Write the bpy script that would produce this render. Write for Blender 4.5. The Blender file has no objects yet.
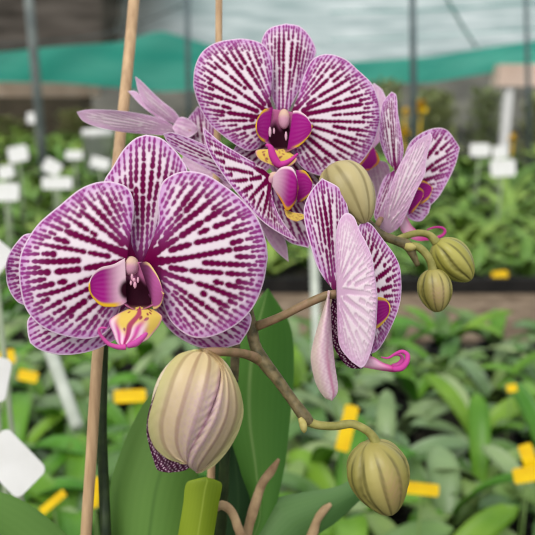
import bpy, math, random
import numpy as np
from mathutils import Vector
random.seed(7)
SC = bpy.context.scene
COL = SC.collection
F = 669.0
CAM = np.array([0.0, 0.0, 0.74])
PITCH = math.radians(14)
FWD = np.array([0, math.cos(PITCH), -math.sin(PITCH)])
UP = np.array([0, math.sin(PITCH), math.cos(PITCH)])
RT = np.array([1.0, 0, 0])

def P(px, py, d):
    px = np.asarray(px, float); py = np.asarray(py, float); d = np.asarray(d, float)
    a = (px - 267.5) / F * d; b = -(py - 267.5) / F * d
    return CAM + a[..., None] * RT + b[..., None] * UP + d[..., None] * FWD

def s2l(c):
    c = np.asarray(c, float) / 255.0
    return np.where(c <= 0.04045, c / 12.92, ((c + 0.055) / 1.055) ** 2.4)

def sstep(a, b, x):
    t = np.clip((x - a) / (b - a), 0, 1)
    return t * t * (3 - 2 * t)

def mix(a, b, t):
    t = np.asarray(t)[..., None]
    return np.asarray(a) * (1 - t) + np.asarray(b) * t

# ------------------------------------------------------------------ materials
def new_mat(name):
    m = bpy.data.materials.new(name); m.use_nodes = True
    nt = m.node_tree; nt.nodes.clear()
    return m, nt, nt.nodes.new('ShaderNodeOutputMaterial')

def N(nt, kind, **kw):
    n = nt.nodes.new(kind)
    for k, v in kw.items():
        if k in n.inputs: n.inputs[k].default_value = v
        else: setattr(n, k, v)
    return n

def L4(c): return tuple(s2l(c)) + (1.0,)

def mat_attr(name, rough=0.55, transl=0.25, bump=0.15, bscale=900, spec=0.3, sss=0):
    m, nt, out = new_mat(name); lk = nt.links.new
    at = N(nt, 'ShaderNodeAttribute', attribute_name='Col')
    tc = N(nt, 'ShaderNodeTexCoord')
    ns = N(nt, 'ShaderNodeTexNoise', Scale=bscale, Detail=2.0); lk(tc.outputs['Object'], ns.inputs['Vector'])
    bp = N(nt, 'ShaderNodeBump', Strength=bump, Distance=0.0003); lk(ns.outputs['Fac'], bp.inputs['Height'])
    pr = N(nt, 'ShaderNodeBsdfPrincipled', Roughness=rough); pr.inputs['Specular IOR Level'].default_value = spec
    lk(at.outputs['Color'], pr.inputs['Base Color']); lk(bp.outputs['Normal'], pr.inputs['Normal'])
    if transl > 0:
        tr = N(nt, 'ShaderNodeBsdfTranslucent'); lk(at.outputs['Color'], tr.inputs['Color'])
        mx = N(nt, 'ShaderNodeMixShader', Fac=transl)
        lk(pr.outputs[0], mx.inputs[1]); lk(tr.outputs[0], mx.inputs[2]); lk(mx.outputs[0], out.inputs['Surface'])
    else:
        lk(pr.outputs[0], out.inputs['Surface'])
    return m

def mat_noise(name, c1, c2, scale=20, rough=0.6, transl=0.0, bump=0.2, c3=None, spec=0.3, stretch=(1, 1, 1), rnd=0.0, detail=4.0, dist=0.002):
    m, nt, out = new_mat(name); lk = nt.links.new
    tc = N(nt, 'ShaderNodeTexCoord'); mp = N(nt, 'ShaderNodeMapping'); mp.inputs['Scale'].default_value = stretch
    lk(tc.outputs['Object'], mp.inputs['Vector'])
    ns = N(nt, 'ShaderNodeTexNoise', Scale=scale, Detail=detail); lk(mp.outputs[0], ns.inputs['Vector'])
    cr = N(nt, 'ShaderNodeValToRGB'); e = cr.color_ramp.elements
    e[0].position = 0.3; e[0].color = L4(c1); e[1].position = 0.7; e[1].color = L4(c2)
    if c3 is not None:
        q = cr.color_ramp.elements.new(0.85); q.color = L4(c3)
    lk(ns.outputs['Fac'], cr.inputs['Fac'])
    col = cr.outputs['Color']
    if rnd:
        oi = N(nt, 'ShaderNodeObjectInfo'); hs = N(nt, 'ShaderNodeHueSaturation')
        ma = N(nt, 'ShaderNodeMath', operation='MULTIPLY_ADD'); ma.inputs[1].default_value = rnd; ma.inputs[2].default_value = 1 - rnd / 2
        lk(oi.outputs['Random'], ma.inputs[0]); lk(ma.outputs[0], hs.inputs['Value'])
        mb = N(nt, 'ShaderNodeMath', operation='MULTIPLY_ADD'); mb.inputs[1].default_value = -0.05; mb.inputs[2].default_value = 0.52
        lk(oi.outputs['Random'], mb.inputs[0]); lk(mb.outputs[0], hs.inputs['Hue'])
        lk(col, hs.inputs['Color']); col = hs.outputs['Color']
    bp = N(nt, 'ShaderNodeBump', Strength=bump, Distance=dist); lk(ns.outputs['Fac'], bp.inputs['Height'])
    pr = N(nt, 'ShaderNodeBsdfPrincipled', Roughness=rough); pr.inputs['Specular IOR Level'].default_value = spec
    lk(col, pr.inputs['Base Color']); lk(bp.outputs['Normal'], pr.inputs['Normal'])
    if transl > 0:
        tr = N(nt, 'ShaderNodeBsdfTranslucent'); lk(col, tr.inputs['Color'])
        mx = N(nt, 'ShaderNodeMixShader', Fac=transl)
        lk(pr.outputs[0], mx.inputs[1]); lk(tr.outputs[0], mx.inputs[2]); lk(mx.outputs[0], out.inputs['Surface'])
    else:
        lk(pr.outputs[0], out.inputs['Surface'])
    return m

M = {}
M['petal'] = mat_attr('petal_tissue', 0.6, 0.15, 0.3, 700, spec=0.04)
M['bud'] = mat_attr('bud_skin', 0.42, 0.0, 0.6, 320, spec=0.35)
M['leafattr'] = mat_attr('orchid_leaf_skin', 0.5, 0.15, 0.1, 200, spec=0.2)
M['spike'] = mat_noise('spike_skin', (66, 62, 36), (128, 112, 78), 260, 0.5, bump=0.3)
M['spike_dark'] = mat_noise('dark_spike_skin', (28, 42, 22), (52, 66, 34), 120, 0.5)
M['pedicel'] = mat_noise('pedicel_skin', (112, 98, 62), (150, 118, 92), 200, 0.5)
M['pedicel_green'] = mat_noise('green_pedicel_skin', (120, 118, 56), (156, 148, 84), 200, 0.5)
M['bract'] = mat_noise('bract_skin', (160, 150, 80), (190, 176, 110), 300, 0.6)
M['bamboo'] = mat_noise('bamboo', (172, 138, 104), (208, 174, 134), 60, 0.6, stretch=(4, 4, 0.25), bump=0.3)
M['dry'] = mat_noise('dry_sheath', (140, 108, 78), (196, 166, 126), 90, 0.7)
M['yellowtag'] = mat_noise('yellow_plastic', (226, 178, 6), (244, 206, 14), 40, 0.4)
M['whitetag'] = mat_noise('white_plastic', (222, 220, 216), (236, 234, 232), 25, 0.45, bump=0.02)
M['stick'] = mat_noise('pale_stick', (126, 140, 108), (160, 170, 142), 20, 0.5, bump=0.05)
M['pot'] = mat_noise('black_pot', (26, 26, 26), (44, 42, 40), 30, 0.5)
M['bark'] = mat_noise('bark_mix', (52, 38, 26), (104, 78, 54), 80, 0.9, bump=0.8)
M['seed'] = mat_noise('seedling_leaf', (72, 108, 48), (128, 162, 88), 9, 0.4, 0.15, 0.08, spec=0.45, rnd=0.5)
M['seed2'] = mat_noise('seedling_leaf_grey', (90, 118, 72), (144, 170, 116), 9, 0.4, 0.12, 0.08, spec=0.5, rnd=0.5)
M['seed3'] = mat_noise('seedling_leaf_bright', (72, 130, 28), (124, 176, 60), 9, 0.4, 0.25, 0.08, spec=0.4, rnd=0.4)
M['far'] = mat_noise('far_leaf', (80, 124, 40), (146, 182, 88), 6, 0.45, 0.2, 0.05, spec=0.4, rnd=0.6)
M['shrub'] = mat_noise('shrub_leaf', (136, 146, 88), (200, 204, 146), 3, 0.6, 0.2, 0.05, rnd=0.4)

# ------------------------------------------------------------------ object helpers
ORG = {}
def link(name, verts, faces, mat, parent=None, origin=None, cols=None, smooth=True):
    verts = np.asarray(verts, float)
    if origin is None: origin = verts.mean(0)
    origin = np.asarray(origin, float)
    me = bpy.data.meshes.new(name)
    me.from_pydata((verts - origin).tolist(), [], [list(f) for f in faces] if not isinstance(faces, np.ndarray) else faces.tolist())
    if cols is not None:
        a = me.color_attributes.new('Col', 'FLOAT_COLOR', 'POINT')
        c4 = np.ones((len(verts), 4), np.float32); c4[:, :3] = cols
        a.data.foreach_set('color', c4.ravel())
    if smooth: me.polygons.foreach_set('use_smooth', [True] * len(me.polygons))
    me.materials.append(mat); me.update()
    o = bpy.data.objects.new(name, me); COL.objects.link(o)
    place(o, origin, parent)
    return o

def place(o, origin, parent):
    ORG[o.name] = np.asarray(origin, float)
    if parent is not None:
        o.parent = parent
        o.location = Vector(origin - ORG[parent.name])
    else:
        o.location = Vector(origin)

def tag(o, label=None, cat=None, group=None, kind=None):
    if label: o['label'] = label
    if cat: o['category'] = cat
    if group: o['group'] = group
    if kind: o['kind'] = kind
    return o

def empty(name, loc, label, cat, group=None):
    o = bpy.data.objects.new(name, None); COL.objects.link(o); o.empty_display_size = 0.02
    place(o, np.asarray(loc, float), None)
    return tag(o, label, cat, group)

def catmull(pts, n):
    p = np.asarray(pts, float)
    if len(p) == 2:
        t = np.linspace(0, 1, n)[:, None]; return p[0] * (1 - t) + p[1] * t
    q = np.vstack([2 * p[0] - p[1], p, 2 * p[-1] - p[-2]])
    out = []
    for i in range(1, len(q) - 2):
        m = 24
        t = np.linspace(0, 1, m, endpoint=False)[:, None]
        a, b, c, d = q[i - 1], q[i], q[i + 1], q[i + 2]
        out.append(0.5 * (2 * b + (c - a) * t + (2 * a - 5 * b + 4 * c - d) * t ** 2 + (3 * b - a - 3 * c + d) * t ** 3))
    out = np.vstack(out + [q[-2][None]])
    s = np.r_[0, np.cumsum(np.linalg.norm(np.diff(out[:, :min(3, out.shape[1])], axis=0), axis=1))]
    u = np.linspace(0, s[-1], n)
    return np.stack([np.interp(u, s, out[:, k]) for k in range(out.shape[1])], 1)

def tube_geo(pts, rad, nseg=12):
    pts = np.asarray(pts, float); n = len(pts)
    tg = np.gradient(pts, axis=0); tg /= np.linalg.norm(tg, axis=1)[:, None] + 1e-12
    ref = np.array([0.0, 1.0, 0.0])
    if abs(tg[0] @ ref) > 0.9: ref = np.array([1.0, 0, 0])
    V = []; nrm = ref
    for i in range(n):
        nrm = nrm - (nrm @ tg[i]) * tg[i]; nrm /= np.linalg.norm(nrm)
        b = np.cross(tg[i], nrm)
        a = np.linspace(0, 2 * np.pi, nseg, endpoint=False)
        V.append(pts[i] + rad[i] * (np.cos(a)[:, None] * nrm + np.sin(a)[:, None] * b))
    V = np.vstack(V); Fc = []
    for i in range(n - 1):
        for j in range(nseg):
            k = (j + 1) % nseg
            Fc.append((i * nseg + j, i * nseg + k, (i + 1) * nseg + k, (i + 1) * nseg + j))
    Fc.append(tuple(range(nseg))[::-1]); Fc.append(tuple(range((n - 1) * nseg, n * nseg)))
    return V, Fc

def ptube(name, pts, mat, parent=None, n=60, nseg=12, cols=None, bumps=0.0, origin=None):
    """pts: (px, py, depth, diameter in pixels)"""
    c = catmull(pts, n)
    W = P(c[:, 0], c[:, 1], c[:, 2]); r = c[:, 3] / 2 * c[:, 2] / F
    if bumps: r = r * (1 + bumps * np.sin(np.linspace(0, 30, n)) * np.random.RandomState(3).rand(n))
    V, Fc = tube_geo(W, r, nseg)
    return link(name, V, Fc, mat, parent, origin, cols=None if cols is None else np.tile(cols, (len(V), 1)))

def join_geo(parts):
    V = []; Fc = []; off = 0
    for v, f in parts:
        v = np.asarray(v); V.append(v); Fc += [tuple(int(i) + off for i in q) for q in f]; off += len(v)
    return np.vstack(V), Fc

# ------------------------------------------------------------------ petal vein pattern
def vein_field(E, x0, y0, ox, ln, seed):
    """signed distance (px) to a fan of beaded, forking veins; E = margin distance raster, fan origin at (-ox, 0)"""
    H, W = E.shape; rs = np.random.RandomState(seed)
    Dm = np.full((H, W), 9.0)
    def at(x, y):
        i, j = int(round(y - y0)), int(round(x - x0))
        return E[i, j] if 0 <= i < H and 0 <= j < W else 99.0
    lam = lambda e: 4.9 + 6.1 * min(1.0, max(0.0, (e - 10.0) / 24.0))
    r = ox + 2.5
    half = 1.5 if ox > 6 else 3.1
    n0 = max(5, int(2 * half * r / (3.4 if ox < 6 else 9.5)))
    rays = [[-half + 2 * half * (i + 0.5) / n0 + rs.uniform(-.2, .2) / n0, 0.0, rs.uniform(10, 30), True, rs.rand() * 6.28, rs.uniform(.9, 1.1)] for i in range(n0)]
    rmax = math.hypot(max(abs(x0), W + x0) + ox, max(abs(y0), H + y0)) + 4
    step = 1.25
    while r < rmax:
        rays.sort(key=lambda q: q[0]); new = []
        for a, b in zip(rays[:-1], rays[1:]):
            g = (b[0] - a[0]) * r; mphi = (a[0] + b[0]) / 2
            e = at(r * math.cos(mphi) - ox, r * math.sin(mphi))
            if e < 90 and g < 0.85 * lam(e) and r > ox + 0.25 * ln:
                pu = (0.85 * lam(e) - g) * 0.05 / r; a[0] -= pu; b[0] += pu
            if e < 90 and g > lam(e) * 1.55 * rs.uniform(.92, 1.12):
                new.append([mphi + rs.uniform(-.12, .12) * g / r, 0.0, rs.uniform(4, 22), True, rs.rand() * 6.28, rs.uniform(.8, 1.05)])
        rays += new
        for q in rays:
            q[1] = 0.93 * q[1] + rs.uniform(-1, 1) * 0.10
            q[0] += q[1] * step * 0.30 / r
            x = r * math.cos(q[0]) - ox; y = r * math.sin(q[0]); e = at(x, y)
            if e > 90: continue
            sr = math.hypot(x, y) / ln
            q[2] -= step
            if q[2] <= 0:
                k = min(1.0, max(0.0, (e - 6) / 26.0))
                if q[3] and sr > 0.3:
                    q[3] = False; q[2] = rs.uniform(1.8, 3.4) + k * rs.uniform(0, 2.2)
                else:
                    q[3] = True; q[2] = rs.uniform(2.0, 6.0) + k * rs.uniform(8, 60) * (1.8 if ox > 6 else 1)
            if not q[3]: continue
            k = min(1.0, max(0.0, (e - 7) / 22.0))
            rad = (1.55 + 1.15 * k) * q[5] * (1 + 0.24 * math.sin(q[4] + r * 1.02) + rs.uniform(-.12, .12))
            if ox > 6: rad *= 0.84
            rad += 1.6 * math.exp(-(sr / 0.22) ** 2) if ox < 6 else 0.8 * math.exp(-(sr / 0.14) ** 2)
            i0 = int(y - y0); j0 = int(x - x0); w = 6
            a0, a1, b0, b1 = max(0, i0 - w), min(H, i0 + w + 1), max(0, j0 - w), min(W, j0 + w + 1)
            if a1 <= a0 or b1 <= b0: continue
            yy = np.arange(a0, a1)[:, None] + y0 - y; xx = np.arange(b0, b1)[None, :] + x0 - x
            np.minimum(Dm[a0:a1, b0:b1], np.sqrt(xx * xx + yy * yy) - rad, out=Dm[a0:a1, b0:b1])
        r += step
    return Dm

def bilin(A, x, y):
    H, W = A.shape
    x = np.clip(x, 0, W - 1.001); y = np.clip(y, 0, H - 1.001)
    i = x.astype(int); j = y.astype(int); a = x - i; b = y - j
    return (A[j, i] * (1 - a) + A[j, i + 1] * a) * (1 - b) + (A[j + 1, i] * (1 - a) + A[j + 1, i + 1] * a) * b

DARK = s2l((104, 0, 60)); PURP = s2l((146, 14, 128)); WHITE = s2l((234, 220, 226)); LILAC = s2l((204, 146, 204)); RIM = s2l((232, 208, 226))
BACKW = s2l((236, 216, 224)); BACKV = s2l((176, 96, 162))

def canon(PX, PY, base, tip, ka, kc):
    ax = np.array(tip, float) - np.array(base, float); ln = np.linalg.norm(ax); ax /= ln
    pe = np.array([-ax[1], ax[0]])
    dx = PX - base[0]; dy = PY - base[1]
    return (dx * ax[0] + dy * ax[1]) * ka, (dx * pe[0] + dy * pe[1]) * kc, ln * ka

def petal_colors(PX, PY, T, Vv, base, tip, ka, kc, ps, seed, back_k, side, em=1.0):
    """colours (front side, back side) for the vertex grid"""
    A, C, ln = canon(PX, PY, base, tip, ka, kc)
    A = A * ps; C = C * ps; ln = ln * ps
    pad = 8
    x0 = A.min() - pad; y0 = C.min() - pad
    W = int(A.max() - x0 + pad) + 2; H = int(C.max() - y0 + pad) + 2
    W += W % 2; H += H % 2
    yy, xx = np.mgrid[0:H, 0:W].astype(float); RX = xx + x0; RY = yy + y0
    # margin distance from both long edges
    k = T.shape[0]; st = max(1, k // 40)
    lo = np.stack([A[:, 0], C[:, 0]], 1); hi = np.stack([A[:, -1], C[:, -1]], 1)
    kk = int(k * 0.2)
    E = np.full((H, W), 1e9)
    for ed in (lo[kk:], hi[kk:]):
        q = np.vstack([ed[::st], ed[-1:]])
        for i in range(len(q) - 1):
            a, b = q[i], q[i + 1]; ab = b - a; L2 = ab @ ab
            if L2 < 1e-9: continue
            tt = np.clip(((RX - a[0]) * ab[0] + (RY - a[1]) * ab[1]) / L2, 0, 1)
            E = np.minimum(E, np.hypot(RX - a[0] - tt * ab[0], RY - a[1] - tt * ab[1]))
    E = np.where(E < 3, E, 3 + (E - 3) * em)
    s = np.hypot(RX, RY) / ln
    f = vein_field(E, x0, y0, back_k * ln, ln, seed)
    g = lambda Q: bilin(Q, A - x0, C - y0)
    f = g(f); e = g(E); s = g(s)
    m = sstep(0.75, -0.75, f - 2.2 * np.exp(-(s / 0.11) ** 2))
    q = np.clip(-f * 0.25, -1, 1)
    me = np.exp(-(e / 17.0) ** 2)
    halo = 0.28 * sstep(2.2, 0.2, f) * (1 - me); vein = mix(DARK, PURP, np.clip(me * 0.92, 0, 1))
    grd = mix(WHITE, LILAC, np.clip(0.9 * np.exp(-(e / 10.0) ** 2), 0, 1))
    c = mix(mix(grd, s2l((196, 110, 176)), halo), vein, m * (1 - 0.10 * me))
    c = mix(c, np.broadcast_to(RIM, c.shape), 0.85 * sstep(2.0, 0.7, e))
    mb = 0.52 * sstep(1.6, -1.2, f) * (0.5 + 0.5 * sstep(0.9, 0.2, s))
    cb = mix(np.broadcast_to(BACKW, c.shape), BACKV, mb)
    cb = mix(cb, np.broadcast_to(s2l((200, 116, 190)), c.shape), 0.42 * np.exp(-(e / 12.0) ** 2))
    cb = mix(cb, np.broadcast_to(RIM, c.shape), 0.8 * sstep(2.4, 0.8, e))
    return c, cb, m, e / ps

SEED = [100]
def sheet(name, Le, Re, dep, parent, mat, colfun=None, kind='petal', d0=0.3, cv=(0, 0), see='front', ka=1.0, kc=1.0, ps=1.0,
          back_k=None, thick=0.0007, ruffle=0.0008, res=None, label=None, relief=0.00015, bulge=0.0, em=1.0):
    """A thin curved organ traced as two edges base->tip (pixels at its own distance).
    dep = (base, mid, tip) mm behind d0, or a callable of (px, py, t, v) giving metres; cv = tilt and cup across in mm."""
    Lp = np.array(Le, float); Rp = np.array(Re, float)
    plen = max(np.linalg.norm(np.diff(Lp, axis=0), axis=1).sum(), np.linalg.norm(np.diff(Rp, axis=0), axis=1).sum())
    if res is None: res = (int(np.clip(plen * 1.0, 30, 190)), int(np.clip(plen * 0.95, 26, 185)))
    nt, nv = res
    Lc = catmull(Lp, 400); Rc = catmull(Rp, 400)
    t = np.linspace(0, 1, nt); ti = (t - 0.06 * np.sin(2 * np.pi * t) / 2)  # a little denser at both ends
    sidx = np.linspace(0, 1, 400)
    Lx, Ly = np.interp(ti, sidx, Lc[:, 0]), np.interp(ti, sidx, Lc[:, 1])
    Rx, Ry = np.interp(ti, sidx, Rc[:, 0]), np.interp(ti, sidx, Rc[:, 1])
    v = np.linspace(-1, 1, nv); w = (v + 1) / 2
    PX = Lx[:, None] * (1 - w) + Rx[:, None] * w; PY = Ly[:, None] * (1 - w) + Ry[:, None] * w
    T = np.repeat(ti[:, None], nv, 1); VV = np.repeat(v[None, :], nt, 0)
    if callable(dep):
        D = dep(PX, PY, T, VV)
    else:
        b, m_, tp = dep
        q = b * (1 - T) * (1 - 2 * T) + 4 * m_ * T * (1 - T) + tp * T * (2 * T - 1)
        SEED[0] += 1; rs = np.random.RandomState(SEED[0]); ph = rs.rand(4) * 6.28
        wv = np.sin(T * 9 + ph[0]) * np.clip(VV, 0, 1) ** 2 + np.sin(T * 8 + ph[1]) * np.clip(-VV, 0, 1) ** 2
        prof = np.sin(np.pi * np.clip(T, 0, 1)) ** 0.7
        D = d0 + 0.001 * (q + prof * (cv[0] * VV + cv[1] * VV ** 2) - bulge * prof * (1 - VV ** 2)) + ruffle * wv * prof
    base = ((Lp[0] + Rp[0]) / 2); tip = ((Lp[-1] + Rp[-1]) / 2)
    SEED[0] += 1
    edge = np.minimum((1 - np.abs(VV)) * 8, np.minimum(1, (1 - T) * 10))
    if colfun is None:
        bk = back_k if back_k is not None else (0.04 if kind == 'petal' else 0.55)
        c, cb, m, e = petal_colors(PX, PY, T, VV, base, tip, ka, kc, ps, SEED[0], bk, see, em)
        if relief: D = D + relief * (m - 0.5) * np.clip(e / 6, 0, 1)
        if see == 'back': c, cb = cb, c
        edge = np.clip(e / 3.0, 0, 1)
    else:
        r = colfun(PX, PY, T, VV)
        c, cb = r if isinstance(r, tuple) else (r, r)
    G = P(PX, PY, D)
    du = np.gradient(G, axis=0); dv = np.gradient(G, axis=1)
    n = np.cross(du, dv); ln = np.linalg.norm(n, axis=2, keepdims=True); n = n / (ln + 1e-12)
    view = CAM - G
    if (n * view).sum(2).mean() < 0: n = -n; flip = True
    else: flip = False
    th = thick * (0.15 + 0.85 * np.sqrt(np.clip(edge, 0, 1)))
    B = G - n * th[..., None]
    nn = nt * nv
    idx = np.arange(nn).reshape(nt, nv)
    fa = np.stack([idx[:-1, :-1], idx[1:, :-1], idx[1:, 1:], idx[:-1, 1:]], -1).reshape(-1, 4)
    fb = fa[:, ::-1] + nn
    if flip: fa = fa[:, ::-1]; fb = fb[:, ::-1]
    loop = np.r_[idx[0, :], idx[1:, -1], idx[-1, -2::-1], idx[-2:0:-1, 0]]
    nx = np.r_[loop[1:], loop[:1]]
    fr = np.stack([loop, nx, nx + nn, loop + nn], 1)
    if flip: fr = fr[:, ::-1]
    V = np.vstack([G.reshape(-1, 3), B.reshape(-1, 3)])
    cols = np.vstack([c.reshape(-1, 3), np.broadcast_to(cb, c.shape).reshape(-1, 3)])
    o = link(name, V, np.vstack([fa, fb, fr]), mat, parent, origin=P(base[0], base[1], d0), cols=cols)
    if label: o['label'] = label
    return o

def ellipsoid(c, ax, r, n=20, m=14):
    ax = np.asarray(ax, float); ax /= np.linalg.norm(ax)
    ref = np.array([0, 0, 1.0]) if abs(ax[2]) < 0.9 else np.array([1.0, 0, 0])
    e1 = np.cross(ax, ref); e1 /= np.linalg.norm(e1); e2 = np.cross(ax, e1)
    V = []; Fc = []
    for i in range(m + 1):
        p = math.pi * i / m
        for j in range(n):
            a = 2 * math.pi * j / n
            V.append(c + ax * r[0] * math.cos(p) + (e1 * math.cos(a) * r[1] + e2 * math.sin(a) * r[2]) * max(math.sin(p), 1e-4))
    for i in range(m):
        for j in range(n):
            k = (j + 1) % n
            Fc.append((i * n + j, i * n + k, (i + 1) * n + k, (i + 1) * n + j))
    return np.array(V), Fc

# ------------------------------------------------------------------ the flowering orchid
ROOT = empty('moth_orchid', (-0.07, 0.385, 0.30), 'staked moth orchid with white and magenta striped flowers, buds and broad green leaves', 'orchid')
PC = s2l((196, 96, 170)); LIPP = s2l((156, 24, 124)); LIPD = s2l((44, 8, 24)); LIPY = s2l((226, 178, 44)); LIPW = s2l((236, 204, 214))
CREAM = s2l((220, 184, 164))

def flower(center, d, label, col=None, ell=(7, 5), ax=(0, 0, 1), rz=None):
    """The flower's own mesh is its column with the cream anther cap."""
    c = P(center[0], center[1], d)
    r1 = ell[0] * d / F; r2 = ell[1] * d / F
    V, Fc = ellipsoid(c, P(center[0] + ax[0], center[1] + ax[1], d + ax[2] * d / F) - c, (r1, r2, r2), 28, 20)
    k = np.clip(((V - c) @ UP) / r1 * 0.5 + 0.5, 0, 1)
    cc = mix(np.broadcast_to(s2l((206, 150, 172)), V.shape), CREAM, sstep(0.45, 0.75, k))
    o = link('flower', V, Fc, M['petal'], ROOT, origin=c, cols=cc)
    o['label'] = label
    return o

def lobe_col(rim=LIPY, body=LIPP, base=LIPW, dark=False, rimside=0, rimw=0.16, sw=0.25):
    def f(PX, PY, T, V):
        st = 0.5 + 0.5 * np.sin(V * 26 + T * 3)
        c = mix(np.broadcast_to(body, PX.shape + (3,)), PC, 0.35 * st * (1 - T))
        c = mix(c, np.broadcast_to(LIPD if dark else base, c.shape), 0.85 * sstep(sw + 0.2, 0.02, T))
        av = np.abs(V) if rimside == 0 else V * rimside
        rm = np.maximum(sstep(1 - rimw * 1.3, 1 - rimw * 0.6, av) * sstep(0.05, 0.3, T), sstep(1 - rimw * 0.7, 1 - rimw * 0.3, T))
        if rimside:
            wr = np.maximum(sstep(1 - rimw * 0.9, 1 - rimw * 0.4, -av), 0)
            c = mix(c, np.broadcast_to(LIPW, c.shape), wr)
        return mix(c, np.broadcast_to(rim, c.shape), rm)
    return f

def throat_col(PX, PY, T, V):
    c = mix(np.broadcast_to(LIPD, PX.shape + (3,)), s2l((190, 104, 150)), np.maximum(sstep(0.7, 1.0, np.abs(V)), sstep(0.42, 0.2, T + 0.05 * np.sin(V * 12))))
    return mix(c, np.broadcast_to(s2l((190, 130, 120)), c.shape), 0.8 * sstep(0.75, 1.0, T))

def mid_col(keel=True, pinkfrom=0.55, seed=1):
    def f(PX, PY, T, V):
        rs = np.random.RandomState(seed); c = np.broadcast_to(s2l((222, 190, 92)), PX.shape + (3,)).copy()
        sp = np.zeros(PX.shape)
        for _ in range(26):
            a, b = rs.rand() * 0.8 + 0.05, rs.rand() * 1.7 - 0.85
            sp = np.maximum(sp, np.exp(-(((T - a) / 0.035) ** 2 + ((V - b) / 0.07) ** 2)))
        c = mix(c, s2l((140, 30, 70)), 0.9 * sstep(0.35, 0.7, sp))
        pk = mix(np.broadcast_to(s2l((206, 82, 160)), c.shape), s2l((240, 206, 222)), 0.5 + 0.5 * np.sin(V * 14 + 1))
        c = mix(c, pk, sstep(pinkfrom - 0.12, pinkfrom + 0.12, T + 0.12 * np.sin(V * 5)))
        if keel: c = mix(c, s2l((160, 24, 96)), 0.9 * sstep(0.17, 0.08, np.abs(V + 0.1)))
        return mix(c, s2l((214, 120, 190)), 0.6 * sstep(0.9, 0.98, np.abs(V)))
    return f

_l1 = lobe_col(rimside=1, rimw=0.2, sw=0.3)
def lobe1_col(PX, PY, T, V):
    c = _l1(PX, PY, T, V)
    k = np.exp(-(((PX - 128) / 10) ** 2 + ((PY - 290) / 12.0) ** 2))
    c = mix(c, np.broadcast_to(LIPD, c.shape), sstep(0.25, 0.7, k))
    return mix(c, s2l((206, 130, 170)), 0.5 * sstep(0.25, 0.05, T) * sstep(296, 302, PY))

def pink_col(PX, PY, T, V):
    c = mix(np.broadcast_to(s2l((238, 190, 214)), PX.shape + (3,)), s2l((206, 60, 150)), sstep(0.2, 0.9, T))
    return mix(c, s2l((196, 30, 130)), 0.5 * sstep(0.4, 0.9, np.abs(V)))

def bdark(PX, PY, T, V):
    q = np.sin(PX * 1.5 + 1.5 * np.sin(PY * 0.7)) * np.sin(PY * 1.3 + PX * 0.4)
    return mix(np.broadcast_to(s2l((70, 14, 52)), PX.shape + (3,)), s2l((206, 176, 190)), 0.8 * sstep(0.25, 0.7, q))
PINK = s2l((212, 86, 164))

# ---- flower 1: the big one facing the camera at lower left
d = 0.300
f1 = flower((131, 266), d + 0.000, 'largest flower, lowest left, facing the camera', ell=(10, 8), ax=(0.05, -1, 0.3))
S = lambda *a, **k: sheet(*a, parent=f1, mat=M['petal'], d0=d, **k)
S('petal', [(138,262),(131,240),(134,215),(133.5,200),(128,188),(118,183),(107,181.3),(94,183),(78.5,190),(60,205),(40,222),(28.8,237),(21,253),(18.5,268)],
  [(138,262),(130,270),(122,290),(120,310),(113,325),(108,331),(101,336),(87,339),(74,338),(54,333),(37,323),(25,307),(20,287),(18.5,268)],
  dep=(4, -2, 5), cv=(0, 3), bulge=2)
S('petal', [(143,262),(152,240),(158,222),(158,200),(162,183),(174,174),(188,171),(206,174.5),(225,186),(244,201.5),(258,219),(266,241),(268,258)],
  [(143,262),(154,272),(160,290),(164,308),(173,324),(189,336),(205,338),(222,333),(240,322),(254,306),(263.5,283),(268,258)],
  dep=(4, -2, 6), cv=(0, 3), bulge=2)
S('sepal', [(141,268),(128,240),(112,215),(103,195),(104,181),(112.6,167),(123,150),(135,138.5),(146,134.5)],
  [(141,268),(156,240),(172,215),(186,190),(187.5,171),(183,161),(174,149),(161,138),(146,134.5)],
  dep=(6, 8, 12), cv=(0, 3), kind='sepal', back_k=0.8)
S('sepal', [(135,285),(110,290),(75,300),(45,305),(28.6,318),(27.5,332),(30,343)],
  [(135,285),(134,310),(125,332),(104,346),(84,353),(61,355),(40,350),(30,343)], dep=(6, 10, 14), cv=(0, 2), kind='sepal', back_k=0.4)
S('sepal', [(150,285),(152,302),(163,322),(178,337),(200,347.5),(222,348.5),(240,344)],
  [(150,285),(190,290),(230,300),(249.5,313),(250,327),(240,344)], dep=(6, 10, 14), cv=(0, 2), kind='sepal', back_k=0.4)
S('throat', [(122,262),(117,275),(117,292),(124,304),(138,311)], [(140,262),(150,270),(159,285),(157,302),(138,311)], dep=(-1, 0, -5), cv=(0, -4), colfun=throat_col, ruffle=0)
S('lip_lobe', [(125,258),(113.6,264.2),(100,268),(92,276),(89,287.5)], [(127,302),(120,306),(110,307),(101,305.5),(93.5,298),(89,287.5)],
  dep=(-4, -8, -12), cv=(-1, -1), colfun=lobe1_col, ruffle=0.0005)
S('lip_lobe', [(139,263),(147,262),(153,268),(159.6,280),(163.5,294)], [(151,298),(152,305),(154,309.5),(160.7,305),(163.5,294)],
  dep=(-3, -7, -11), cv=(0, 2), colfun=lobe_col(rim=s2l((232, 196, 130)), body=s2l((172, 84, 140)), dark=True, rimw=0.14, sw=0.3), ruffle=0)
S('lip_front', [(140,306),(128,309),(114,316),(109,322),(113,333),(117,343),(124,348)], [(140,306),(152,309),(162,316),(160,324),(155,331),(145,341),(124,348)],
  dep=(-2, -9, -12), cv=(0, 3), colfun=mid_col(), ruffle=0.0006, label='yellow lip front with maroon spots')
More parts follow.
